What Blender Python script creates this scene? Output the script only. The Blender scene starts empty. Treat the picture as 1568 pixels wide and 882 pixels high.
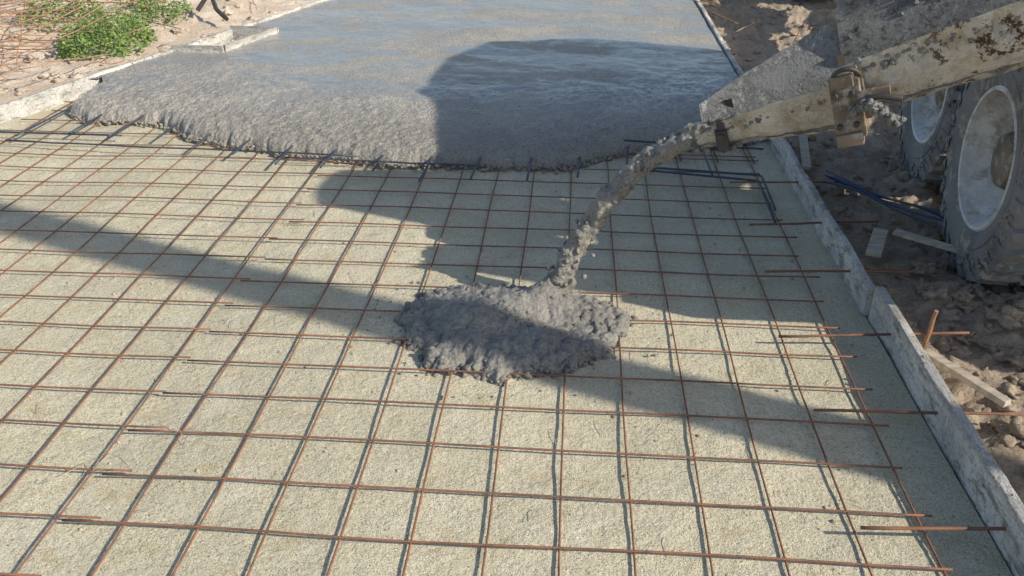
import bpy, math, random, bmesh
from mathutils import Vector, Matrix, noise, Euler
random.seed(7)
R = math.radians
sc = bpy.context.scene
U = random.uniform

# ------------------------------------------------------------------ materials
class NT:
    def __init__(s, name):
        s.m = bpy.data.materials.new(name); s.m.use_nodes = True
        s.t = s.m.node_tree; s.n = s.t.nodes; s.l = s.t.links
        s.b = s.n["Principled BSDF"]
        g = s.n.new("ShaderNodeNewGeometry"); s.pos = g.outputs["Position"]
        s.hgt = None
    def noise(s, scale, detail=4, rough=.55, vec=None, dist=0):
        n = s.n.new("ShaderNodeTexNoise"); n.inputs["Scale"].default_value = scale
        n.inputs["Detail"].default_value = detail; n.inputs["Roughness"].default_value = rough
        n.inputs["Distortion"].default_value = dist
        s.l.new(vec or s.pos, n.inputs["Vector"]); return n.outputs["Fac"]
    def voro(s, scale, feat='F1', vec=None):
        n = s.n.new("ShaderNodeTexVoronoi"); n.feature = feat
        n.inputs["Scale"].default_value = scale
        s.l.new(vec or s.pos, n.inputs["Vector"]); return n.outputs["Distance"]
    def vscale(s, v):
        n = s.n.new("ShaderNodeVectorMath"); n.operation = 'MULTIPLY'
        s.l.new(s.pos, n.inputs[0]); n.inputs[1].default_value = v; return n.outputs[0]
    def ramp(s, fac, a, b, ca=0, cb=1):
        n = s.n.new("ShaderNodeMapRange"); n.interpolation_type = 'SMOOTHSTEP'
        s.l.new(fac, n.inputs[0])
        for i, v in zip((1, 2, 3, 4), (a, b, ca, cb)): n.inputs[i].default_value = v
        return n.outputs[0]
    def math(s, op, a, b=0.0):
        n = s.n.new("ShaderNodeMath"); n.operation = op
        for i, v in enumerate((a, b)):
            if isinstance(v, (int, float)): n.inputs[i].default_value = v
            else: s.l.new(v, n.inputs[i])
        return n.outputs[0]
    def mix(s, fac, a, b, mode='MIX'):
        n = s.n.new("ShaderNodeMix"); n.data_type = 'RGBA'; n.blend_type = mode
        if isinstance(fac, (int, float)): n.inputs[0].default_value = fac
        else: s.l.new(fac, n.inputs[0])
        for i, v in ((6, a), (7, b)):
            if isinstance(v, tuple): n.inputs[i].default_value = (*v, 1)
            else: s.l.new(v, n.inputs[i])
        return n.outputs[2]
    def sepx(s):
        n = s.n.new("ShaderNodeSeparateXYZ"); s.l.new(s.pos, n.inputs[0]); return n.outputs
    def color(s, c):
        if isinstance(c, tuple): s.b.inputs["Base Color"].default_value = (*c, 1)
        else: s.l.new(c, s.b.inputs["Base Color"])
    def rough(s, r):
        if isinstance(r, (int, float)): s.b.inputs["Roughness"].default_value = r
        else: s.l.new(r, s.b.inputs["Roughness"])
    def bump(s, h, dist, strength=1.0):
        n = s.n.new("ShaderNodeBump"); n.inputs["Distance"].default_value = dist
        if isinstance(strength, (int, float)): n.inputs["Strength"].default_value = strength
        else: s.l.new(strength, n.inputs["Strength"])
        s.l.new(h, n.inputs["Height"])
        if s.hgt: s.l.new(s.hgt, n.inputs["Normal"])
        s.hgt = n.outputs[0]; s.l.new(s.hgt, s.b.inputs["Normal"])
    def spec(s, v): s.b.inputs["Specular IOR Level"].default_value = v
    def metal(s, v): s.b.inputs["Metallic"].default_value = v

def m_sand():
    t = NT("sand"); t.rough(.95); t.spec(.1)
    c = t.mix(t.ramp(t.noise(1.3, 5), .35, .68), (.765, .685, .485), (.635, .57, .40))
    c = t.mix(t.ramp(t.noise(4.5, 4), .5, .72, 0, .6), c, (.82, .75, .58))
    c = t.mix(t.ramp(t.noise(5, 5, .65, vec=t.vscale((1, 1.6, 1))), .55, .70, 0, .6), c, (.60, .47, .25))
    c = t.mix(t.ramp(t.noise(60, 3, .75), .36, .5, .35, 0), c, (.36, .31, .20))
    g = t.noise(190, 3, .85)
    c = t.mix(t.ramp(g, .36, .50, .8, 0), c, (.20, .17, .11))
    c = t.mix(t.ramp(t.noise(220, 2, .8, vec=t.vscale((1, 1, 1.01))), .56, .68, 0, .8), c, (.95, .91, .78))
    v = t.voro(26)
    c = t.mix(t.ramp(v, .07, .13, .6, 0), c, (.19, .16, .11))
    t.color(c)
    t.bump(t.noise(12, 5, .6), .03, .7)
    t.bump(t.noise(50, 4, .75), .012, .9)
    t.bump(g, .005, .9)
    return t.m
def m_slab():
    t = NT("wet_concrete")
    y = t.sepx()[1]
    big = t.noise(1.25, 8, .76, vec=t.vscale((.75, 1.9, 1)), dist=.3)
    wet = t.ramp(big, .44, .53)
    far = t.ramp(y, 4.9, 6.0)
    wet = t.math('MULTIPLY', wet, far)
    c = t.mix(t.ramp(t.noise(2.3, 5, .65), .35, .65), (.49, .445, .365), (.385, .35, .295))
    c = t.mix(wet, c, (.27, .262, .24))
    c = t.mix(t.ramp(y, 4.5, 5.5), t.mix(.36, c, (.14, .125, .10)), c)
    c = t.mix(t.ramp(t.noise(90, 3, .85), .36, .5, .75, 0), c, (.11, .10, .085))
    c = t.mix(t.ramp(t.noise(110, 2, .85), .58, .70, 0, .5), c, (.60, .56, .48))
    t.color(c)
    dry = t.math('SUBTRACT', 1.0, wet)
    t.rough(t.math('ADD', t.math('MULTIPLY', dry, .45), t.ramp(t.noise(24, 5, .75), .38, .62, .07, .20)))
    t.spec(.85)
    t.bump(t.noise(5, 5, .6), .02, .3)
    t.bump(t.noise(16, 6, .8, vec=t.vscale((.8, 1.3, 1))), .012, t.math('ADD', t.math('MULTIPLY', dry, .38), .22))
    t.bump(t.ramp(t.voro(62, 'SMOOTH_F1'), .0, .6, 1, 0), .010, t.math('MULTIPLY', dry, .6))
    t.bump(t.noise(120, 4, .8), .008, t.math('ADD', t.math('MULTIPLY', dry, .9), .05))
    return t.m
def m_pile():
    t = NT("fresh_concrete")
    c = t.mix(t.ramp(t.noise(6, 5, .6), .35, .65), (.30, .28, .24), (.22, .206, .182))
    c = t.mix(t.ramp(t.noise(110, 3, .85), .36, .5, .7, 0), c, (.08, .074, .064))
    c = t.mix(t.ramp(t.noise(130, 2, .85), .58, .70, 0, .6), c, (.48, .45, .39))
    t.color(c); t.rough(t.ramp(t.noise(40, 3), .3, .7, .25, .6)); t.spec(.6)
    t.bump(t.ramp(t.voro(58, 'SMOOTH_F1'), .0, .6, 1, 0), .008, .5)
    t.bump(t.noise(40, 5, .8), .012, .7)
    t.bump(t.noise(130, 3, .8), .005, .9)
    return t.m
def m_rust(name, a, b, c3, rough=.8):
    t = NT(name); t.rough(rough); t.spec(.25)
    c = t.mix(t.ramp(t.noise(5, 4), .35, .65), a, b)
    c = t.mix(t.ramp(t.noise(24, 4, .7), .48, .66, 0, .85), c, c3)
    t.color(c); t.bump(t.noise(280, 2), .002, .9); return t.m
def m_steel():
    t = NT("rebar_steel"); t.rough(.5); t.metal(.35)
    c = t.mix(t.ramp(t.noise(6, 3), .4, .65), (.055, .075, .11), (.10, .10, .11))
    c = t.mix(t.ramp(t.noise(30, 3), .6, .75, 0, .5), c, (.28, .26, .23))
    t.color(c)
    w = t.noise(240, 1); t.bump(w, .002, 1); return t.m
def m_board():
    t = NT("board_wood"); t.rough(.8); t.spec(.2)
    c = t.mix(t.ramp(t.noise(3.5, 6, .7), .38, .62), (.74, .71, .65), (.52, .50, .46))
    c = t.mix(t.ramp(t.noise(5, 7, .8, vec=t.vscale((2, 1, 4))), .50, .60, 0, .9), c, (.25, .235, .205))
    c = t.mix(t.ramp(t.noise(9, 6, .8, vec=t.vscale((1, 1, 2))), .55, .64, 0, .75), c, (.42, .33, .22))
    c = t.mix(t.ramp(t.sepx()[2], .105, .135, 0, .55), c, (.33, .31, .28))
    c = t.mix(t.ramp(t.noise(60, 4, .8), .36, .50, .6, 0), c, (.20, .18, .155))
    t.color(c); t.bump(t.noise(30, 5, .7, vec=t.vscale((3, .5, 3))), .008, .8)
    t.bump(t.noise(120, 3, .7), .005, .9); return t.m
def m_plank():
    t = NT("plank_wood"); t.rough(.85)
    c = t.mix(t.ramp(t.noise(10, 5, .65, vec=t.vscale((1, 5, 2))), .35, .65), (.56, .48, .37), (.36, .31, .23))
    c = t.mix(t.ramp(t.noise(9, 4), .5, .65, 0, .6), c, (.42, .36, .28))
    t.color(c); t.bump(t.noise(80, 4, .7), .003, .7); return t.m
def m_earth():
    t = NT("earth"); t.rough(.95); t.spec(.1)
    x = t.sepx()[0]
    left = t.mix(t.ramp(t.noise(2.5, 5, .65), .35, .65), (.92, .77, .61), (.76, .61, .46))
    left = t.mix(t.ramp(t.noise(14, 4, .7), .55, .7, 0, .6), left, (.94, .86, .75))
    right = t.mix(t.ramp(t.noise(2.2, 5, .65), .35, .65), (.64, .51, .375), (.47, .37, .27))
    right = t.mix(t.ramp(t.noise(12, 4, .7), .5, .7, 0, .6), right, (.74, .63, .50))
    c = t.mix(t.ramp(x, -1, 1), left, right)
    c = t.mix(t.ramp(t.noise(90, 4, .8), .34, .5, .55, 0), c, (.18, .14, .095))
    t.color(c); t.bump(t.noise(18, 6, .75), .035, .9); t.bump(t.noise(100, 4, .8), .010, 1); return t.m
def m_cream():
    t = NT("chute_paint"); t.rough(.75); t.spec(.3)
    c = t.mix(t.ramp(t.noise(6, 5, .65), .35, .6), (.76, .71, .61), (.64, .585, .48))
    c = t.mix(t.ramp(t.noise(7, 7, .8), .50, .60, 0, .7), c, (.46, .35, .22))
    c = t.mix(t.ramp(t.noise(12, 6, .8, vec=t.vscale((1.3, 1, 1))), .51, .62, 0, .85), c, (.50, .48, .44))
    x = t.sepx()[0]
    spot = t.math('MULTIPLY', t.ramp(t.noise(13, 7, .82), .52, .57), t.ramp(x, .85, 1.15, .2, 1))
    c = t.mix(spot, c, (.085, .055, .03))
    t.color(c); t.bump(t.noise(22, 6, .8), .018, .8); t.bump(t.noise(120, 4, .8), .006, 1); return t.m
def m_spatter():
    t = NT("spattered_metal"); t.rough(.6)
    f = t.noise(6, 7, .75, vec=t.vscale((1, 1, 1.3)))
    c = t.mix(t.ramp(f, .44, .52), (.40, .385, .35), (.27, .265, .25))
    c = t.mix(t.ramp(t.noise(9, 6, .8, vec=t.vscale((1.6, 1, .5))), .56, .62, 0, .8), c, (.64, .62, .56))
    c = t.mix(t.ramp(t.noise(60, 4, .8), .35, .5, .6, 0), c, (.12, .115, .105))
    t.color(c); t.bump(t.ramp(f, .43, .53), .01, .8); t.bump(t.noise(80, 4, .8), .008, 1); return t.m
def m_crust():
    t = NT("concrete_crust"); t.rough(.9)
    c = t.mix(t.ramp(t.noise(9, 6, .75), .38, .62), (.47, .46, .43), (.32, .31, .29))
    c = t.mix(t.ramp(t.noise(40, 4, .8), .38, .5, .85, 0), c, (.12, .115, .11))
    c = t.mix(t.ramp(t.noise(60, 4, .8), .55, .66, 0, .8), c, (.70, .68, .62))
    t.color(c); t.bump(t.noise(30, 6, .8), .03, 1); t.bump(t.noise(110, 4, .8), .01, 1); return t.m
def m_tyre():
    t = NT("tyre_rubber"); t.rough(.8); t.spec(.3)
    c = t.mix(t.ramp(t.noise(5, 5, .7), .38, .62), (.24, .235, .23), (.14, .138, .135))
    c = t.mix(t.ramp(t.noise(10, 7, .82), .50, .60, 0, .8), c, (.44, .385, .30))
    t.color(c); t.bump(t.noise(40, 5, .75), .010, .9); return t.m
def m_rim():
    t = NT("rim_paint"); t.rough(.6)
    c = t.mix(t.ramp(t.noise(4, 6, .75), .38, .6), (.78, .77, .74), (.55, .545, .53))
    c = t.mix(t.ramp(t.noise(9, 7, .8), .5, .62, 0, .8), c, (.36, .31, .25))
    t.color(c); t.bump(t.noise(50, 5, .75), .006, .8); return t.m
def m_plain(name, col, rough=.6, metal=0, v=.3):
    t = NT(name); t.rough(rough); t.metal(metal)
    c = t.mix(t.ramp(t.noise(8, 4, .65), .4, .65), col, tuple(x*(1-v) for x in col))
    t.color(c); t.bump(t.noise(90, 3), .002, .5); return t.m
def m_leaf():
    t = NT("leaf"); t.rough(.6)
    c = t.mix(t.ramp(t.noise(9, 3), .35, .65), (.12, .22, .04), (.25, .34, .09))
    t.color(c); return t.m

SAND = m_sand(); SLAB = m_slab(); PILE = m_pile()
RUST = m_rust("rebar_rust", (.31, .14, .08), (.20, .10, .065), (.12, .095, .08))
RUST2 = m_rust("rust_light", (.50, .28, .17), (.34, .18, .10), (.25, .17, .12))
STEEL = m_steel(); BOARD = m_board(); PLANK = m_plank(); EARTH = m_earth(); CREAM = m_cream()
SPAT = m_spatter(); CRUST = m_crust(); TYRE = m_tyre(); RIM = m_rim()
DARK = m_plain("dark_metal_and_hole_shade", (.07, .06, .055), .6, .2); BROWN = m_rust("rusty_bracket", (.26, .20, .14), (.13, .105, .08), (.38, .35, .31))
WHITE = m_plain("truck_paint", (.6, .58, .5), .45); GLASS = m_plain("window_glass", (.03, .04, .05), .1)
POLEM = m_plain("pole_wood", (.2, .15, .1), .9); LEAF = m_leaf(); BLUE = m_plain("blue_hose", (.03, .06, .14), .4)

# ------------------------------------------------------------------ mesh helpers
class MB:
    def __init__(s): s.v = []; s.f = []; s.mi = []
    def add(s, vs, fs, mi=0):
        o = len(s.v); s.v += [tuple(v) for v in vs]; s.f += [tuple(i+o for i in f) for f in fs]; s.mi += [mi]*len(fs)
    def tube(s, pts, rad, seg=6, mi=0, cap=True):
        pts = [Vector(p) for p in pts]; n = len(pts)
        if not isinstance(rad, (list, tuple)): rad = [rad]*n
        vs = []; ref = None
        for i, p in enumerate(pts):
            d = (pts[min(i+1, n-1)] - pts[max(i-1, 0)]).normalized()
            if ref is None: ref = d.orthogonal().normalized()
            a = (ref - d*ref.dot(d)).normalized(); ref = a; b = d.cross(a)
            for k in range(seg):
                th = 2*math.pi*k/seg
                vs.append(p + (a*math.cos(th)+b*math.sin(th))*rad[i])
        fs = [(i*seg+k, i*seg+(k+1) % seg, (i+1)*seg+(k+1) % seg, (i+1)*seg+k) for i in range(n-1) for k in range(seg)]
        if cap: fs += [tuple(range(seg))[::-1], tuple((n-1)*seg+k for k in range(seg))]
        s.add(vs, fs, mi)
    def box(s, c, size, M=None, mi=0, jit=0):
        vs = []
        for x in (-.5, .5):
            for y in (-.5, .5):
                for z in (-.5, .5):
                    p = Vector((x*size[0], y*size[1], z*size[2])) + Vector((U(-jit, jit), U(-jit, jit), U(-jit, jit)))
                    if M is not None: p = M @ p
                    vs.append(p+Vector(c))
        s.add(vs, [(0, 1, 3, 2), (4, 6, 7, 5), (0, 4, 5, 1), (2, 3, 7, 6), (0, 2, 6, 4), (1, 5, 7, 3)], mi)
    def lump(s, c, r, sub=1, sq=(1, 1, 1), mi=0, amp=.3):
        vs, fs = ICO[sub]; off = Vector((U(0, 99), U(0, 99), U(0, 99))); out = []
        E = Euler((U(0, 6), U(0, 6), U(0, 6))).to_matrix()
        for v in vs:
            k = 1+amp*noise.noise(v*1.7+off)*1.6
            q = E @ v
            out.append(Vector(c)+Vector((q.x*sq[0], q.y*sq[1], q.z*sq[2]))*r*k)
        s.add(out, fs, mi)
    def revolve(s, prof, M, seg=48, mi=0):
        vs = []; n = len(prof)
        for k in range(seg):
            th = 2*math.pi*k/seg
            for r, x in prof: vs.append(M @ Vector((x, r*math.cos(th), r*math.sin(th))))
        fs = [(k*n+i, k*n+i+1, ((k+1) % seg)*n+i+1, ((k+1) % seg)*n+i) for k in range(seg) for i in range(n-1)]
        s.add(vs, fs, mi)
    def obj(s, name, mats, parent=None, smooth=True, bevel=0, ang=40):
        me = bpy.data.meshes.new(name); me.from_pydata(s.v, [], s.f)
        for m in (mats if isinstance(mats, list) else [mats]): me.materials.append(m)
        me.polygons.foreach_set("material_index", s.mi)
        me.polygons.foreach_set("use_smooth", [smooth]*len(s.f)); me.update()
        o = bpy.data.objects.new(name, me); sc.collection.objects.link(o)
        if smooth and ang < 180:
            try: me.set_sharp_from_angle(angle=R(ang))
            except Exception: pass
        if bevel:
            b = o.modifiers.new("b", 'BEVEL'); b.width = bevel; b.segments = 2; b.limit_method = 'ANGLE'
        if parent: o.parent = parent
        return o
ICO = {}
for sub in (1, 2, 3):
    bm = bmesh.new(); bmesh.ops.create_icosphere(bm, subdivisions=sub, radius=1)
    ICO[sub] = ([v.co.copy() for v in bm.verts], [tuple(v.index for v in f.verts) for f in bm.faces]); bm.free()
def empty(name):
    e = bpy.data.objects.new(name, None); sc.collection.objects.link(e); return e
def n3(x, y, z=0.0, s=1.0): return noise.noise(Vector((x*s, y*s, z)))
def fr(x, y, s, o=4, z=0.0): return noise.fractal(Vector((x*s, y*s, z)), .9, 2.0, o)
def grid(xs_fn, nu, nv):
    vs = [xs_fn(i, j) for j in range(nv) for i in range(nu)]
    fs = [(j*nu+i, j*nu+i+1, (j+1)*nu+i+1, (j+1)*nu+i) for j in range(nv-1) for i in range(nu-1)]
    return vs, fs
def steps(*segs):
    out = [segs[0][0]]
    for a, b, d in segs:
        n = max(1, round((b-a)/d)); out += [a+(b-a)*(i+1)/n for i in range(n)]
    return out

RX = 1.175
def LX(y): return -3.65+.3*(y-5.0)      # inner face of the left form board

# ------------------------------------------------------------------ ground
def terr(x, y):
    l = LX(max(min(y, 14), -4))
    if l-.02 < x < RX+.02 and -4 < y < 15: return -.06
    far = max(abs(x), abs(y-4))
    k = 1 if far < 12 else max(0, 1-(far-12)/10)
    if x > 0:
        d = x-RX
        h = -.01 + .06*fr(x, y, 1.3)*min(1, d*2) + .040*abs(fr(x, y, 5, 4, 3)) + .026*fr(x, y, 14, 4, 5)
        return h*k - (.06 if k < 1 else 0)*(1-k)
    d = l-x
    h = .0 + min(.25, d*.12) + .06*fr(x, y, 1.1)*min(1, d) + .04*abs(fr(x, y, 5, 4, 3)) + .022*fr(x, y, 15, 3, 5)
    return h*k
xs = steps((-300, -60, 40), (-60, -12, 6), (-12, -7, .4), (-7, -2.0, .05), (-2.0, 1.1, .5), (1.1, 1.2, .03), (1.2, 3.0, .018), (3.0, 8, .3), (8, 14, 1), (14, 60, 8), (60, 300, 40))
ys = steps((-300, -60, 40), (-60, -10, 6), (-10, 0, .5), (0, 1.3, .1), (1.3, 5, .02), (5, 11, .045), (11, 16, .3), (16, 60, 6), (60, 300, 40))
vs, fs = grid(lambda i, j: (xs[i], ys[j], terr(xs[i], ys[j])), len(xs), len(ys))
g = MB(); g.add(vs, fs); g.obj("ground", EARTH, ang=180)

sy = steps((-4, 1, .12), (1, 6, .024), (6, 14.5, .3)); nu = 210
def sandz(x, y): return .010*fr(x, y, 1.6, 2) + .0025*fr(x, y, 8, 3, 7) + .0013*fr(x, y, 26, 2, 7) - .002
def sandp(i, j):
    y = sy[j]; l = LX(y)-.01; x = l+(RX+.01-l)*i/(nu-1)
    return (x, y, sandz(x, y))
vs, fs = grid(sandp, nu, len(sy)); g = MB(); g.add(vs, fs); g.obj("sand_bed", SAND, ang=180)

# ------------------------------------------------------------------ poured slab
FR = [(-3.45, 5.82), (-3.36, 5.42), (-3.28, 5.2), (-3.06, 5.06), (-2.6, 5.07), (-2.31, 4.82), (-2.02, 4.68), (-1.67, 4.57), (-1.41, 4.57), (-1.0, 4.43), (-.5, 4.45), (-.085, 4.46), (.1, 4.56), (.32, 4.73), (.79, 4.88), (1.2, 5.02)]
def yf(x):
    for (a, b), (c, d) in zip(FR, FR[1:]):
        if x <= c: return b+(d-b)*max(0, (x-a)/(c-a))
    return FR[-1][1]
ss = steps((0, .3, .0085), (.3, 1.8, .016), (1.8, 5, .05), (5, 9.2, .2)); nt = 540
SH = .105
def slabp(i, j):
    t = i/(nt-1); s = ss[j]; x = -3.4+4.5*t; y = 5
    for _ in range(4):
        y0 = yf(x)
        y = y0+s; l = LX(y)+.002; x = l+(RX-.003-l)*t
    e = max(0, 1-s/.22)
    y += e*(.03*n3(x, 1.3, 0, 6)+.026*n3(x, 4.1, 0, 17)+.018*n3(x, 7, 0, 42)+.05*n3(x, 9, 0, 2.5))
    p = min(1, s/.14); prof = (1-(1-p)**2)**.5
    z = SH*prof*(.93+.07*min(1, s)) - .012
    k = max(0, 1-s/1.6); wx = x+.012*n3(x, y, 3, 22); wy = y+.012*n3(x, y, 6, 22)
    z += prof*(.020*k*(.6-noise.voronoi(Vector((wx*27, wy*27, 0)))[0][0]) + .009*k*(.5-noise.voronoi(Vector((wx*55, wy*55, 0)))[0][0]) + .009*fr(x, y, 1.6) + (.010*k+.0025)*fr(x, y, 11, 4))
    return (x, y, z)
vs, fs = grid(slabp, nt, len(ss))
def innotch(p):
    l = LX(p[1]); return 6.62 < p[1] < 7.30 and p[0] < l+.40
fs = [f for f in fs if not innotch([sum(vs[i][k] for i in f)/4 for k in range(3)])]
g = MB(); g.add(vs, fs)
for _ in range(900):
    x = U(-3.3, 1.1); y = yf(x)+.05*n3(x, 9, 0, 2.5)-abs(random.gauss(0, .02))+U(0, .04)
    g.lump((x, y, .006+U(0, .02)), U(.005, .015), 1, (1, 1, .8))
g.obj("wet_concrete_slab", SLAB, ang=180)

# ------------------------------------------------------------------ formwork boards
def board(name, pts, h=.15, th=.035, side=1, z0=-.02, mat=BOARD):
    g = MB(); n = len(pts); vs = []
    for i, (x, y) in enumerate(pts):
        w = .005*n3(x, y, 3, 3); zt = z0+h+.007*n3(x, y, 8, 2.5)
        ch = .007*n3(x, y, 5, 30)
        vs += [(x+w, y, z0), (x+w, y, zt-.004+ch), (x+w+.004*side, y, zt), (x+w+(th-.004)*side, y, zt+ch), (x+w+th*side, y, zt-.004), (x+w+th*side, y, z0)]
    m = 6
    fs = [(i*m+k, i*m+(k+1) % m, (i+1)*m+(k+1) % m, (i+1)*m+k) for i in range(n-1) for k in range(m)]
    fs += [tuple(range(m)), tuple((n-1)*m+k for k in range(m))[::-1]]
    g.add(vs, fs)
    for _ in range(160):   # dried splashes of mortar on the board
        x, y = random.choice(pts); y += U(-.05, .05)
        if y > max(p[1] for p in pts) or y < min(p[1] for p in pts): continue
        x += side*random.choice((-.001, th*U(.1, .9))); zz = z0+h-.001 if abs(x-pts[0][0]) > .003 and U(0, 1) < .5 else U(.0, z0+h-.01)
        g.lump((x, y, zz), U(.002, .008), 1, (.5, 1, 1), amp=.6)
    return g.obj(name, mat, ang=35)
def seq(x0, y0, x1, y1, n=120): return [(x0+(x1-x0)*i/n, y0+(y1-y0)*i/n) for i in range(n+1)]
board("formwork_board", seq(RX+.012, -2.5, RX+.018, 2.98), h=.155)
board("formwork_board", seq(RX+.0, 3.0, RX+.02, 6.2), h=.14, th=.03)
board("formwork_board", seq(RX+.01, 6.22, RX+.03, 13.5), h=.13)
board("formwork_board", seq(LX(-3), -3, LX(4.98), 4.98), side=-1, h=.13, th=.028)
board("formwork_board", seq(LX(5.0)+.01, 5.0, LX(9)+.0, 9.0), side=-1, h=.135, th=.028)
board("formwork_board", seq(LX(9.02), 9.02, LX(13.5), 13.5), side=-1)
g = MB(); nb = Matrix.Rotation(-math.atan(.3), 3, 'Z')
cx = LX(6.96)
g.box((cx+.405, 6.96, .06), (.02, .70, .17), nb, jit=.002)
g.box((LX(6.61)+.2, 6.60, .06), (.42, .02, .17), None, jit=.002)
g.box((LX(7.31)+.2, 7.325, .06), (.42, .02, .17), None, jit=.002)
g.obj("formwork_box", BOARD, smooth=False, bevel=.002)

# ------------------------------------------------------------------ rebar mesh
def rz(x, y): return .0125+.006*n3(x, y, 11, .9)+.0015*n3(x, y, 2, 3.1)+.010*fr(x, y, 1.6, 1)*.6
RB = .0034
def mesh_panel(name, xr, yr, ox, oy, clip, mat, skx=0.0, sky=0.0, dz=0, end=.05, cend=None):
    g = MB()
    for i in range(int((xr[1]-xr[0])/.2)+2):
        x = xr[0]+ox+.2*i
        if x > xr[1]: break
        jx = U(-.006, .006); pts = []
        y = yr[0]-end
        while y <= yr[1]+end:
            xx = x+jx+skx*y+.009*n3(x*7, y, 2, 1.2)
            if clip(xx, y): pts.append((xx, y, rz(xx, y)+dz))
            y += .1
        if len(pts) > 1: g.tube(pts, RB, 6)
    ce = cend or end
    for j in range(int((yr[1]-yr[0])/.2)+2):
        y = yr[0]+oy+.2*j
        if y > yr[1]: break
        jy = U(-.005, .005); pts = []; x = xr[0]-ce+U(-.03, .03)
        while x <= xr[1]+end:
            yy = y+jy+sky*x+.009*n3(y*7, x, 6, 1.2)
            if clip(x, yy): pts.append((x, yy, rz(x, yy)+dz+.0064))
            x += .1
        if len(pts) > 1: g.tube(pts, RB, 6)
    return g.obj(name, mat, ang=180)
okc = lambda x, y: LX(y)+.05 < x < RX-.03
mesh_panel("rebar_mesh", (-1.20, 1.07), (-1.14, 4.9), .006, 0, okc, RUST, cend=.16)
mesh_panel("rebar_mesh", (-6.0, -1.30), (-1.14, 5.5), .006, .016, okc, RUST, skx=-.003, sky=.003, dz=.003, end=.05)
mesh_panel("rebar_mesh", (-1.40, 1.07), (4.7, 8.0), .03, .03, okc, RUST, dz=-.005)

def rod(g, a, b, r=.006, n=8, w=.004, mi=0, seg=7):
    a = Vector(a); b = Vector(b); o = U(0, 50)
    g.tube([a.lerp(b, i/n)+Vector((n3(i*.5, o), n3(i*.5, o+9), n3(i*.5, o+20)*.6))*w for i in range(n+1)], r, seg, mi)

g = MB()
for y in (-.2, .3, .8, 1.27, 1.76, 2.26, 2.75, 3.23, 3.73, 4.22):
    rod(g, (RX-.36+U(-.03, .03), y+U(-.03, .01), .05+U(-.01, .01)), (RX+.26+U(-.05, .05), y+.02, .07), .0052)
g.obj("dowel_bars", RUST, ang=180)
g = MB()
x = -3.3
while x < 1.1:
    y0 = yf(x)
    rod(g, (x+U(-.02, .02), min(y0, 4.95)-.28+U(-.05, .06)+(.02 if x < -1 else 0), .055+U(-.008, .01)), (x+.03, y0+.35, .05), .006)
    x += .278
rod(g, (-3.35, 4.62, .045), (-1.2, 4.48, .05), .005, 14, .01)
rod(g, (-3.55, 4.78, .04), (-2.7, 4.75, .045), .006)
rod(g, (-1.6, 4.44, .05), (-.5, 4.40, .045), .005, 14, .01)
g.obj("starter_bars", STEEL, ang=180)
g = MB()
def bent(g, pts, r=.0065, mi=0):
    out = []
    pts = [Vector(p) for p in pts]
    for i, p in enumerate(pts):
        if 0 < i < len(pts)-1:
            a = (pts[i-1]-p).normalized(); b = (pts[i+1]-p).normalized()
            for t in (0, .25, .5, .75, 1):
                q0 = p+a*.025; q1 = p+b*.025
                out.append(q0.lerp(p, t).lerp(p.lerp(q1, t), t))
        else: out.append(p)
    g.tube(out, r, 7, mi)
bent(g, [(.42, 4.36, .06), (.98, 4.25, .06), (.98, 3.78, .035)])
bent(g, [(.43, 4.33, .05), (.45, 4.40, .06), (1.0, 4.29, .075), (1.0, 3.9, .05)])
rod(g, (.74, 4.8, .07), (.75, 4.32, .06))
rod(g, (.3, 4.75, .09), (1.08, 4.67, .085))
g.obj("bent_rebar", STEEL, ang=180)

g = MB()
for _ in range(60):
    x = U(-2.6, 1); y = U(1.4, 4.3); a = U(0, 6.3); l = U(.02, .09); z = sandz(x, y)
    p = [(x+math.cos(a)*l*t, y+math.sin(a)*l*t+.01*math.sin(t*3), z+.006+.006*math.sin(t*3)) for t in (0, .25, .5, .75, 1)]
    g.tube(p, .0009, 4)
for cxx, cyy in ((-1.33, 1.9), (-1.17, 2.05), (-1.45, 1.85)):
    p = [(cxx+.08*math.cos(t*.5+cxx*9)*(1-t*.06), cyy+.05*math.sin(t*.7), .03+.01*math.sin(t)) for t in range(9)]
    g.tube(p, .0011, 4)
g.obj("straw_litter", PLANK, ang=180)
g = MB()
for _ in range(1600):
    y = U(1.2, 5); x = U(max(-3.4, LX(y)+.1), 1.1); r = .0018+.006*random.random()**3
    if n3(x, y, 8, 1.5) < -.1 and random.random() < .7: continue
    g.lump((x, y, sandz(x, y)+r*.3), r, 1, (1, 1, .7))
g.obj("sand_pebbles", EARTH, ang=180)

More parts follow.
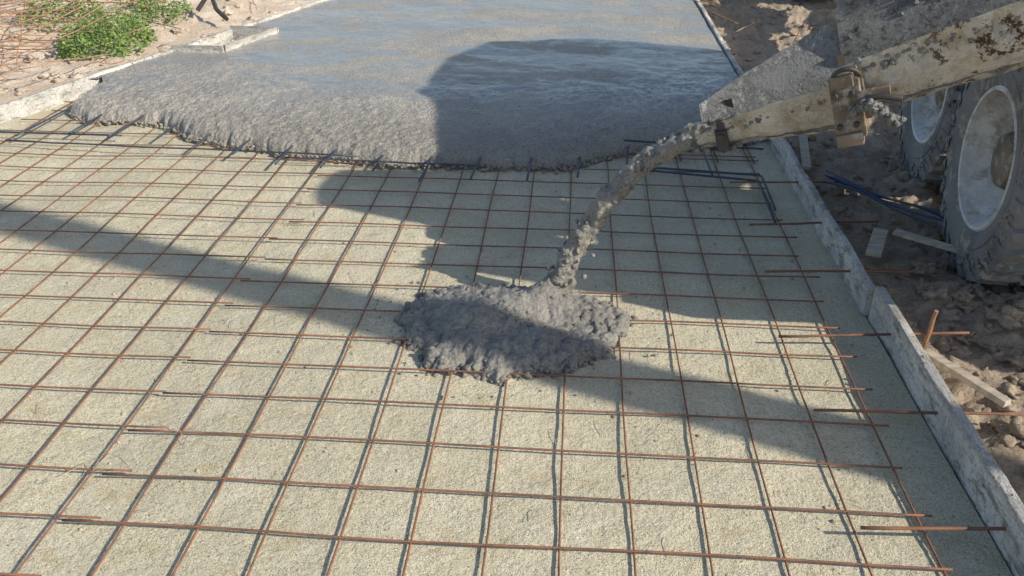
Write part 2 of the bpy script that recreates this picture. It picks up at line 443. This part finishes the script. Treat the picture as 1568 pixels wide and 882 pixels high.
# ------------------------------------------------------------------ concrete pile + stream
pc = Vector((-.21, 2.78))
def prad(th):
    c, s_ = math.cos(th), math.sin(th)
    return .40+.035*math.cos(th*2)+.03*math.sin(th*3+.6)+.05*noise.noise(Vector((c*2.2, s_*2.2, 4)))+.04*noise.noise(Vector((c*6, s_*6, 9)))+.02*noise.noise(Vector((c*16, s_*16, 2)))
N = 230; W = .56
def pilez(x, y):
    dx = x-pc.x; dy = (y-pc.y)*1.12; d = math.hypot(dx, dy); th = math.atan2(dy, dx); r = prad(th)+.012*n3(x, y, 1, 30)
    q = d/r
    if q >= 1.02: return None
    q = min(q, 1)
    h = .085*(1-q**3)**.5
    h += .05*math.exp(-((x+.36)**2/.012+(y-2.72)**2/.02))*(1-q) + .045*math.exp(-((x+.16)**2/.016+(y-2.86)**2/.003))
    h += .075*math.exp(-((x+.07)**2+(y-2.95)**2)/.005) - .04*math.exp(-((x+.02)**2/.02+(y-2.78)**2/.006)) - .025*math.exp(-((x+.25)**2/.01+(y-2.66)**2/.002))
    wx = x+.014*n3(x, y, 3, 25); wy = y+.014*n3(x, y, 6, 25)
    v = noise.voronoi(Vector((wx*26, wy*26, 0)))[0][0]; v2 = noise.voronoi(Vector((wx*50+3, wy*50, 0)))[0][0]
    rough = .42+.58*max(0, min(1, (q-.4)*2))
    h += (.022*(.6-v*v*1.5)+.011*(.5-v2)+.013*fr(x, y, 10, 4))*rough*(1-.4*q**8)
    return h-.010
vs = []; idx = {}; fs = []
for j in range(N):
    for i in range(N):
        x = pc.x-W+2*W*i/(N-1); y = pc.y-W+2*W*j/(N-1); z = pilez(x, y)
        if z is not None:
            idx[i, j] = len(vs); vs.append((x+.005*n3(x, y, 2, 60), y+.005*n3(x, y, 7, 60), z))
for j in range(N-1):
    for i in range(N-1):
        q = [(i, j), (i+1, j), (i+1, j+1), (i, j+1)]
        if all(a in idx for a in q): fs.append(tuple(idx[a] for a in q))
g = MB(); g.add(vs, fs)
for _ in range(280):
    th = U(0, 6.28); rr = prad(th)*U(.90, 1.03)
    x = pc.x+math.cos(th)*rr; y = pc.y+math.sin(th)*rr/1.12
    z = pilez(x, y); z = .0 if z is None else max(0, z)
    g.lump((x, y, z*.8), U(.006, .016), 2, (1, 1, .8), amp=.5)
for _ in range(120):
    th = U(0, 6.28); rr = prad(th)*U(0, .9)
    x = pc.x+math.cos(th)*rr; y = pc.y+math.sin(th)*rr/1.12
    z = pilez(x, y) or 0
    g.lump((x, y, z-.002), U(.005, .011), 2, (1, 1, .6), amp=.5)
for _ in range(60):
    th = U(0, 6.28); rr = prad(th)*U(1.02, 1.35)**1.2
    g.lump((pc.x+math.cos(th)*rr, pc.y+math.sin(th)*rr/1.12, .003), U(.002, .006), 1)
g.obj("concrete_pile", PILE, ang=180)

SP = [Vector(p) for p in ((.66, 2.985, .775), (.54, 3.025, .735), (.44, 3.05, .70), (.33, 3.05, .635), (.217, 3.03, .535), (.13, 3.01, .43), (.065, 3.0, .32), (.0, 2.98, .19), (-.05, 2.965, .06))]
def spl(t):
    t *= len(SP)-1; i = min(int(t), len(SP)-2); f = t-i
    p0, p1, p2, p3 = SP[max(i-1, 0)], SP[i], SP[i+1], SP[min(i+2, len(SP)-1)]
    return .5*((2*p1)+(p2-p0)*f+(2*p0-5*p1+4*p2-p3)*f*f+(3*p1-p0-3*p2+p3)*f**3)
g = MB(); n = 220; seg = 34; vs = []
for i in range(n):
    t = i/(n-1); p = spl(t); d = (spl(min(1, t+.01))-spl(max(0, t-.01))).normalized()
    a = d.cross(Vector((0, 1, .2))).normalized(); b = d.cross(a)
    base = .045-.006*math.sin(t*3.1)+.006*noise.noise(Vector((t*9, 0, 3)))+(.03 if t > .9 else 0)*(t-.9)/.1
    for k in range(seg):
        th = 6.2832*k/seg; o = a*math.cos(th)+b*math.sin(th)
        q = p+o*base; qq = Vector((q.x*.8, q.y, q.z*.7))
        v = noise.voronoi(qq*42)[0][0]
        rr = base*(1+.40*noise.noise(qq*22)+.2*noise.noise(qq*60)) + .013*(.55-v)
        vs.append(p+o*rr)
fs = [(i*seg+k, i*seg+(k+1) % seg, (i+1)*seg+(k+1) % seg, (i+1)*seg+k) for i in range(n-1) for k in range(seg)]
g.add(vs, fs)
for _ in range(170):
    t = random.random()**.8; p = spl(t); sp = .041+.012*t
    q = p+Vector((random.gauss(0, 1), random.gauss(0, 1), random.gauss(0, 1))).normalized()*sp*U(.6, 1.05)
    g.lump(q, U(.004, .012), 2, (1, 1, 1.3), amp=.5)
for _ in range(60):
    t = U(.78, 1); p = spl(t)
    q = p+Vector((random.gauss(0, .03), random.gauss(0, .03), random.gauss(0, .02)))
    g.lump(q, U(.004, .013), 2)
g.obj("concrete_stream", PILE, ang=180)

# ------------------------------------------------------------------ mixer truck
truck = empty("concrete_mixer_truck")
T0 = Vector((.44, 3.06, .70)); A = Vector((2.56, -.86, .90)).normalized()
Nn = Vector((-A.y, A.x, 0)).normalized(); B = A.cross(Nn).normalized()
if B.z < 0: B = -B
def CP(s, w, h): return T0+A*s+Nn*w+B*h
def profile(w, h1, h2, bot, off=0, fl=0.0):
    c = bot+w; r = w-off; pts = []
    for i in range(5): pts.append((-r-fl*(1-i/5)*.3, c+h1*(1-i/5)))
    for i in range(17):
        th = math.pi+math.pi*i/16; pts.append((r*math.cos(th), c+r*math.sin(th)))
    for i in range(1, 6): pts.append((r+fl*i/5, c+h2*i/5))
    return pts
def ushell(name, secs, th=.007, mats=(CREAM, SPAT)):
    g = MB(); P = []; Q = []
    res = []
    for a, b in zip(secs, secs[1:]):
        for i in range(10): res.append([u+(v-u)*i/10 for u, v in zip(a, b)])
    res.append(list(secs[-1]))
    for s, w, h1, h2, bot, fl in res:
        for k, (x, y) in enumerate(profile(w, h1, h2, bot, 0, fl)):
            q = CP(s, x, y); P.append(q+(B*.006+Nn*.004)*noise.noise(q*14)+B*.004*noise.noise(q*45))
        for k, (x, y) in enumerate(profile(w, h1, h2, bot, th, fl)):
            q = CP(s, x, y); Q.append(q+B*.006*noise.noise(q*30))
    n = len(res); m = len(P)//n
    q4 = [(i*m+k, i*m+k+1, (i+1)*m+k+1, (i+1)*m+k) for i in range(n-1) for k in range(m-1)]
    g.add(P, q4, 0); g.add(Q, q4, 1)
    o = n*m; e = []
    for i in range(n-1):
        for k in (0, m-1): e.append((i*m+k, (i+1)*m+k, (i+1)*m+k+o, i*m+k+o))
    for k in range(m-1):
        for i in (0, n-1): e.append((i*m+k, i*m+k+1, i*m+k+1+o, i*m+k+o))
    g.f += e; g.mi += [0]*len(e)
    return g.obj(name, list(mats), truck, ang=50)
ushell("chute_lower", [(.03, .065, .0, .07, -.05, .02), (.14, .095, .015, .09, -.055, .03), (.35, .125, .035, .145, -.068, .05), (.55, .145, .045, .20, -.078, .07)])
ushell("chute_upper", [(.53, .155, .04, .30, -.03, .05), (.75, .165, .05, .32, -.01, .06), (1.4, .19, .06, .30, .06, .05), (2.62, .22, .06, .12, .10, .0)], mats=(CREAM, CRUST))
g = MB()
def flow(i, j):
    s = .0+1.9*j/110; w = (.055+.06*min(1, s/.5)); f = -1+2*i/16
    k = max(0, min(1, (s-.5)/.12))
    bot = -.05-.018*min(1, s/.6)+k*(.05+.09*(s-.5))
    q = CP(s, f*w, bot+.02+.05*(1-f*f)); return q+B*(.025*noise.noise(q*20)+.010*(.5-noise.voronoi(q*35)[0][0]))
vs, fs = grid(flow, 17, 111); g.add(vs, fs); g.obj("flowing_concrete", PILE, truck, ang=180)
g = MB()
for _ in range(60):
    s = U(.56, 1.5); h = U(.12, .42)+.08*(s-.5)
    g.lump(CP(s, .158+.05*(h-.1)+.03*(s-.5), h), U(.004, .013), 2, (1, .6, 1), amp=.7)
for _ in range(60):
    s = U(.05, .52); w_ = .07+.12*s
    g.lump(CP(s, -w_-.004, .02+.1*s+U(-.02, .02)), U(.003, .010), 2)
for _ in range(70):
    s = U(.0, .2); g.lump(CP(s, U(-.08, .05), U(-.055, .01)), U(.005, .014), 2)
for _ in range(50):
    s = U(.6, 1.3); g.lump(CP(s, -.165-.02*(s-.5), .14+.09*(s-.5)+U(-.01, .03)), U(.004, .011), 2)
g.obj("chute_concrete_crust", CRUST, truck, ang=180)
FM = Matrix((A, Nn, B)).transposed()
def band(g, s0, s1, w, h1, h2, bot, th, mi=0):
    P = []
    for s in (s0, s1):
        for off in (0, th):
            P += [CP(s, x, y) for x, y in profile(w, h1, h2, bot, off)]
    m = len(P)//4; f = []
    for k in range(m-1):
        f += [(k, k+1, m+k+1, m+k), (2*m+k, 2*m+k+1, 3*m+k+1, 3*m+k), (k, k+1, 2*m+k+1, 2*m+k), (m+k, m+k+1, 3*m+k+1, 3*m+k)]
    for k in (0, m-1): f.append((k, m+k, 3*m+k, 2*m+k))
    g.add(P, f, mi)
g = MB()
band(g, .515, .535, .175, .05, .06, -.09, .03)
band(g, .60, .615, .175, .05, .06, -.05, .012)
band(g, .12, .145, .103, .02, .04, -.063, .012, 1)
g.box(CP(.56, -.19, .04), (.09, .03, .19), FM)
g.box(CP(.555, -.205, .135), (.07, .05, .04), FM)
g.box(CP(.555, -.20, -.055), (.08, .05, .04), FM)
g.box(CP(.64, -.20, .075), (.10, .02, .035), FM)
g.box(CP(.13, -.10, -.015), (.04, .025, .075), FM, 1)
for s, h in ((.53, .09), (.58, .09), (.53, -.01), (.58, -.01)):
    g.tube([CP(s, -.20, h), CP(s, -.222, h)], .010, 8, 1)
g.tube([CP(.13, -.125, .0), CP(.13, -.09, .0)], .015, 10, 1)
pts = [CP(.57+.04*math.cos(a), -.21-.02*math.sin(a), .14+.035*math.sin(a)) for a in [i*math.pi/10 for i in range(11)]]
g.tube(pts, .008, 8, 1)
g.tube([CP(.62+.05*i, -.215, .07-.006*i*i) for i in range(3)], .010, 8, 1)
g.obj("chute_clamp", [BROWN, DARK], truck, smooth=True, bevel=.003, ang=40)
g = MB()
for k in range(60):
    t = k/60; s = .58+.13*t
    g.lump(CP(s+U(-.01, .01), -.225+U(-.010, .010), .03+.03*math.sin(t*5)-.02*t+U(-.01, .01)), U(.006, .014), 2, amp=.5)
g.obj("clogged_rope", CRUST, truck, ang=180)

TR = Matrix.Rotation(R(-6), 4, 'Z')
TF = Vector((1.68, 3.45, 0))
def TL(x, y, z): return TF+(TR.to_3x3() @ Vector((x, y, z)))
def wheel(name, c, inner=True):
    M = Matrix.Translation(c) @ TR
    g = MB()
    for dx in ([0, .34] if inner else [0]):
        D = M @ Matrix.Translation((dx, 0, 0))
        g.revolve([(.285, -.12), (.30, -.137), (.34, -.145), (.37, -.151), (.375, -.146), (.42, -.152), (.455, -.146), (.475, -.135), (.482, -.12), (.484, -.06), (.486, 0), (.484, .06), (.482, .12), (.475, .135), (.42, .15), (.34, .145), (.285, .12)], D, 96, 0)
        nl = 28
        for k in range(nl):
            for sd in (-1, 1):
                th = 2*math.pi*(k+(.5 if sd > 0 else 0))/nl
                Rm = D @ Matrix.Rotation(th, 4, 'X')
                def P(x, tng, rad): return Rm @ Vector((x*sd, tng, rad))
                wv = U(.9, 1.06); hw = .026*wv
                vs = [P(.008, -hw+.03, .478), P(.008, hw+.02, .478), P(.10, hw-.01, .476), P(.10, -hw-.01, .476), P(.148, hw-.022, .462), P(.148, -hw-.018, .462), P(.158, hw-.022, .415), P(.158, -hw-.018, .415),
                      P(.012, -hw+.034, .508), P(.012, hw+.016, .508), P(.10, hw-.014, .508), P(.10, -hw-.006, .508), P(.144, hw-.026, .50), P(.144, -hw-.014, .50)]
                fs = [(8, 9, 10, 11), (11, 10, 12, 13), (0, 1, 9, 8), (1, 2, 10, 9), (2, 4, 12, 10), (3, 0, 8, 11), (5, 3, 11, 13), (4, 6, 12), (5, 13, 7), (13, 12, 6, 7)]
                g.add(vs, fs, 0)
        g.revolve([(.285, -.11), (.298, -.132), (.290, -.14), (.278, -.137), (.272, -.115), (.262, -.06), (.245, -.04), (.238, .02), (.22, .045), (.17, .05), (.135, .045), (.13, .03)], D, 64, 1)
    D = M
    g.revolve([(.13, .05), (.125, -.03), (.105, -.075), (.07, -.085), (.0, -.085)], D, 32, 2)
    for k in range(10):
        th = 2*math.pi*k/10; c2 = Vector((.045, .155*math.cos(th), .155*math.sin(th)))
        g.tube([D @ c2, D @ (c2+Vector((-.04, 0, 0)))], .014, 6, 2)
    for k in range(8):
        th = 2*math.pi*(k+.5)/8; c2 = Vector((.046, .2*math.cos(th), .2*math.sin(th)))
        g.tube([D @ c2, D @ (c2+Vector((-.006, 0, 0)))], .026, 12, 3)  # dark discs stand in for the shade inside the rim hand holes
    for _ in range(90):
        th = U(0, 6.28); r_ = U(.40, .5); xx = U(-.15, .15) if r_ > .475 else -.152
        g.lump(D @ Vector((xx, r_*math.cos(th), r_*math.sin(th))), U(.004, .016), 2, amp=.6, mi=0)
    g.obj(name, [TYRE, RIM, BROWN, DARK], truck, ang=35)
wheel("wheel_1", TL(.15, 0, .495)); wheel("wheel_2", TL(.19, 1.10, .495)); wheel("wheel_3", TL(.15, 6.5, .495), False)
for k, yy in enumerate((0, 1.13, 6.5)):
    c = TL(2.25, yy, .495); g = MB(); D = Matrix.Translation(c) @ TR
    g.revolve([(.13, .14), (.285, .12), (.34, .145), (.42, .15), (.485, .13), (.49, 0), (.485, -.13), (.42, -.15), (.285, -.12), (.1, -.1), (0, -.1)], D, 48, 0)
    g.obj("wheel_far_%d" % (k+1), [TYRE], truck)
TM = TR.to_3x3()
g = MB()
g.box(TL(.80, 3.1, .95), (.09, 7.6, .22), TM); g.box(TL(1.62, 3.1, .95), (.09, 7.6, .22), TM)
for yy in (0, 1.13, 6.5): g.tube([TL(.2, yy, .495), TL(2.2, yy, .495)], .07, 12)
g.box(TL(1.2, -.55, 1.0), (1.9, .06, .45), TM)  # unseen rear plate, added to make the truck shadow solid
g.box((2.68, 2.60, .96), (1.9, .34, .2))  # unseen bumper bar, added to close a lit gap in the shadow
g.obj("chassis", DARK, truck, smooth=False, bevel=.01)
g = MB()
for xx in (.2, 2.15):
    pr = []
    for i in range(19):
        a = math.pi*i/18
        yy = .565-(1.2)*math.cos(a); zz = .72+.42*math.sin(a)**.5
        for dx in (-.24, .24): pr.append(TL(xx+dx, yy, zz))
    g.add(pr, [(2*i, 2*i+1, 2*i+3, 2*i+2) for i in range(18)])
o = g.obj("fenders", DARK, truck); o.modifiers.new("s", 'SOLIDIFY').thickness = .01
g = MB()
prof = [(.0, -.25), (.42, -.25), (.46, -.15), (.60, .4), (.80, 1.1), (.86, 1.7), (.80, 2.3), (.5, 2.7), (0, 2.75)]
DM = Matrix.Translation(TL(1.3, -.02, 2.12)) @ TR @ Matrix.Rotation(R(90), 4, 'Z') @ Matrix.Rotation(R(6), 4, 'Y')
g.revolve(prof, DM, 48, 0)
g.revolve([(.72, .75), (.77, .8), (.77, .9), (.74, .95)], DM, 48, 1)
g.obj("drum", [WHITE, DARK], truck, ang=30)
g = MB()
hc = TL(1.05, -.60, 0)
def ringq(z, w, d, cxy): 
    return [Vector((cxy.x+w*math.cos(a)/max(abs(math.cos(a)), abs(math.sin(a)))**.6, cxy.y+d*math.sin(a)/max(abs(math.cos(a)), abs(math.sin(a)))**.6, z)) for a in [2*math.pi*k/24 for k in range(24)]]
vs = ringq(2.50, .42, .27, hc)+ringq(2.18, .40, .26, hc)+ringq(2.02, .24, .2, hc)+ringq(1.9, .2, .18, hc)
g.add(vs, [(a*24+i, a*24+(i+1) % 24, a*24+24+(i+1) % 24, a*24+24+i) for a in (0, 1, 2) for i in range(24)])
o = g.obj("hopper", CRUST, truck, smooth=False); o.modifiers.new("s", 'SOLIDIFY').thickness = .01
g = MB()
e = T0+A*2.62
g.tube([(e.x+.05, e.y+.05, .9), (e.x+.05, e.y+.05, 1.6)], .07, 12)
g.box((e.x, e.y+.2, .8), (.3, .5, .14))
for sx in (-.5, .5):
    g.tube([TL(1.2+sx, -.5, 1.0), TL(1.2+sx, -.5, 2.3)], .035, 8)
g.obj("rear_frame", DARK, truck, smooth=False, bevel=.004)
g = MB()
g.box(TL(1.2, 6.6, 1.15), (2.2, 1.9, .75), TM); g.box(TL(1.2, 6.65, 1.95), (2.1, 1.6, .85), TM)
g.obj("cab", WHITE, truck, smooth=False, bevel=.06)
g = MB()
g.box(TL(1.2, 7.46, 2.0), (1.8, .02, .6), TM)
for xx in (.14, 2.26): g.box(TL(xx, 6.8, 2.0), (.02, .9, .5), TM)
g.obj("cab_windows", GLASS, truck, smooth=False, bevel=.004)
g = MB(); g.box(TL(1.2, 7.62, .75), (2.2, .14, .3), TM); g.tube([TL(.5, 4.4, .75), TL(.5, 5.4, .75)], .25, 20)
g.obj("bumper_and_tank", DARK, truck, smooth=False, bevel=.02)

# utility pole whose shadow crosses the site
g = MB(); g.tube([(5.5, .38, -.3), (5.5, .38, 9.0)], [.16, .12], 20)
g.box((5.5, .38, 8.5), (.1, 1.6, .1))
for yy in (-.35, 1.0): g.tube([(5.5, yy, 8.55), (5.5, yy, 8.72)], .03, 8)
g.obj("utility_pole", POLEM, ang=40)

# ------------------------------------------------------------------ right side bits
def plank(name, a, b, w, h, roll=0, mat=PLANK):
    a = Vector(a); b = Vector(b); d = (b-a); L = d.length; x = d.normalized(); y = Vector((0, 0, 1)).cross(x).normalized(); zz = x.cross(y)
    M = Matrix((x, y, zz)).transposed() @ Matrix.Rotation(roll, 3, 'X'); g = MB()
    g.box((a+b)/2, (L, w, h), M, jit=.003); return g.obj(name, mat, smooth=False, bevel=.002)
plank("wood_plank", (1.31, 3.38, .075), (1.42, 3.64, .075), .065, .018)
plank("wood_plank", (1.47, 3.62, .08), (1.70, 3.44, .08), .045, .018)
plank("wood_plank", (1.29, 2.66, .05), (1.44, 2.35, .06), .035, .02)
plank("wood_plank", (1.36, 4.95, .07), (1.27, 4.45, .06), .045, .02)
g = MB()
rod(g, (1.325, 2.76, -.05), (1.33, 2.75, .17), .008)
g.obj("rebar_stake", RUST2)
g = MB()
for k in range(4):
    pts = [(1.30+.46*t+.01*k, 4.20-.58*t+.03*k+.02*math.sin(5*t+k), .085+.012*(k % 3)+.01*math.sin(t*7+k)) for t in [i/10 for i in range(11)]]
    g.tube(pts, .006, 8, k % 2)
g.obj("steel_bars", [STEEL, BLUE], ang=180)
g = MB()
for _ in range(9):
    x = U(1.35, 1.8); y = U(6.6, 9); a = U(-.8, .8)
    rod(g, (x, y, .08), (x+.5*math.sin(a)-.1, y+.3*math.cos(a), .14), .004)
g.obj("scrap_rebar", RUST2, ang=180)
g = MB()
for _ in range(1800):
    x = RX+.06+abs(random.gauss(0, .75)); y = U(1.2, 9.5); r = random.random()**5*.030+.003
    g.lump((x, y, terr(x, y)+r*.1), r, 1 if r < .012 else 2, (1, 1, .6), amp=.7)
for _ in range(170):
    x = U(1.42, 2.2); y = U(2.2, 3.5); r = random.random()**2*.036+.008
    g.lump((x, y, terr(x, y)+r*.2), r, 3 if r > .025 else 2, (1, 1, .7), amp=.9)
g.obj("earth_clods", EARTH, ang=180)

# ------------------------------------------------------------------ left side bits
g = MB()
for _ in range(1100):
    y = U(3.5, 12); x = LX(y)-.08-abs(random.gauss(0, 1.3)); r = random.random()**4*.05+.006
    g.lump((x, y, terr(x, y)+r*.15), r, 1 if r < .015 else 2, (1, 1, .65), amp=.7)
g.obj("stones", EARTH, ang=180)
g = MB()
def sheet(cx, cy, ang, tilt, nx, ny, sp, dz, warp):
    M = Matrix.Rotation(ang, 3, 'Z') @ Matrix.Rotation(tilt, 3, 'X'); o = U(0, 50)
    def P(u, v):
        p = M @ Vector((u, v, 0)); x = cx+p.x; y = cy+p.y
        z = p.z+dz+terr(cx, cy)+warp*n3(x, y, o, 1.3)
        return (x, y, max(z, terr(x, y)+.01))
    for L_ in range(2):
        for i in range(nx if L_ == 0 else ny):
            pts = []
            for k in range(25):
                q = P((i-nx/2)*sp, (k/24-.5)*ny*sp) if L_ == 0 else P((k/24-.5)*nx*sp, (i-ny/2)*sp)
                if q[0] < LX(q[1])-.06: pts.append(q)
            if len(pts) > 2: g.tube(pts, .0040, 5)
sheet(-4.65, 6.6, -.30, R(4), 11, 16, .2, .10, .10)
sheet(-5.3, 7.3, -.15, R(-5), 10, 12, .2, .22, .15)
sheet(-4.75, 5.9, .5, R(4), 9, 11, .2, .13, .12)
sheet(-4.75, 8.9, .1, R(8), 9, 9, .2, .20, .2)
for _ in range(30):
    y = U(5.2, 10); x = LX(y)-U(.15, 1.8); a = U(0, 6.3); l = U(.3, 1.0); z = terr(x, y)+.06
    b = (x+math.cos(a)*l, y+math.sin(a)*l)
    if b[0] > LX(b[1])-.08: continue
    rod(g, (x, y, z), (b[0], b[1], z+U(.0, .2)), .004, 6, .05, seg=5)
g.obj("scrap_rebar_mesh", RUST2, ang=180)
g = MB()
bent(g, [(-3.42, 7.75, .18), (-3.32, 7.85, .33), (-3.22, 7.7, .2), (-3.1, 7.6, .14)], .02)
g.obj("black_pipe_piece", DARK)
def weed(name, c, rx, ry, h, n):
    g = MB()
    for _ in range(n):
        a = U(0, 6.28); q = math.sqrt(random.random()); x = c[0]+rx*q*math.cos(a); y = c[1]+ry*q*math.sin(a)
        if n3(x, y, 5, 6) < -.18: continue
        z = terr(x, y)+U(.02, h)*(1-.6*q*q)*(.7+.6*n3(x, y, 9, 6)+.3); L = U(.018, .045); w = L*.38
        d = Vector((U(-1, 1), U(-1, 1), U(-.3, .7))).normalized(); s = d.cross(Vector((U(-.3, .3), U(-.3, .3), 1))).normalized()
        p = Vector((x, y, z)); nn = d.cross(s)*.2*L
        g.add([p, p+d*L*.35+s*w+nn, p+d*L, p+d*L*.35-s*w+nn, p+d*L*.5-nn*.3], [(0, 1, 4), (0, 4, 3), (1, 2, 4), (4, 2, 3)])
    for _ in range(n//40):
        a = U(0, 6.28); q = U(0, .8); x = c[0]+rx*q*math.cos(a); y = c[1]+ry*q*math.sin(a); z = terr(x, y)
        g.tube([(x, y, z), (x+U(-.04, .04), y+U(-.04, .04), z+h*.5), (x+U(-.08, .08), y+U(-.08, .08), z+h*.9)], .002, 4)
    g.obj(name, LEAF, ang=180)
weed("weed_plant", (-3.80, 6.80), .33, .50, .26, 2200)
weed("weed_plant", (-4.40, 7.25), .32, .42, .24, 1000)
weed("weed_plant", (-3.80, 7.70), .30, .40, .24, 1100)

# ------------------------------------------------------------------ light, world, camera
sv = Vector((1.43, -.565, 1.0)).normalized()
L = bpy.data.lights.new("sun", 'SUN'); L.energy = 5.0; L.angle = R(.5); L.color = (1, .94, .83)
lo = bpy.data.objects.new("sun", L); sc.collection.objects.link(lo)
lo.rotation_euler = (-sv).to_track_quat('-Z', 'Y').to_euler(); lo.location = (10, -5, 12)
w = bpy.data.worlds.new("World"); sc.world = w; w.use_nodes = True
nt_ = w.node_tree; sk = nt_.nodes.new("ShaderNodeTexSky"); sk.sky_type = 'NISHITA'; sk.sun_disc = False
sk.sun_elevation = math.asin(sv.z); sk.sun_rotation = math.atan2(sv.x, sv.y)
nt_.links.new(sk.outputs[0], nt_.nodes["Background"].inputs[0]); nt_.nodes["Background"].inputs[1].default_value = .15
cam = bpy.data.cameras.new("camera"); cam.sensor_width = 36; cam.lens = 30.0; cam.clip_end = 1000
co = bpy.data.objects.new("camera", cam); sc.collection.objects.link(co)
co.location = (0, 0, 1.73); co.rotation_euler = (R(61), 0, R(4.17)); sc.camera = co
sc.view_settings.view_transform = 'Standard'; sc.view_settings.look = 'None'; sc.view_settings.exposure = 0
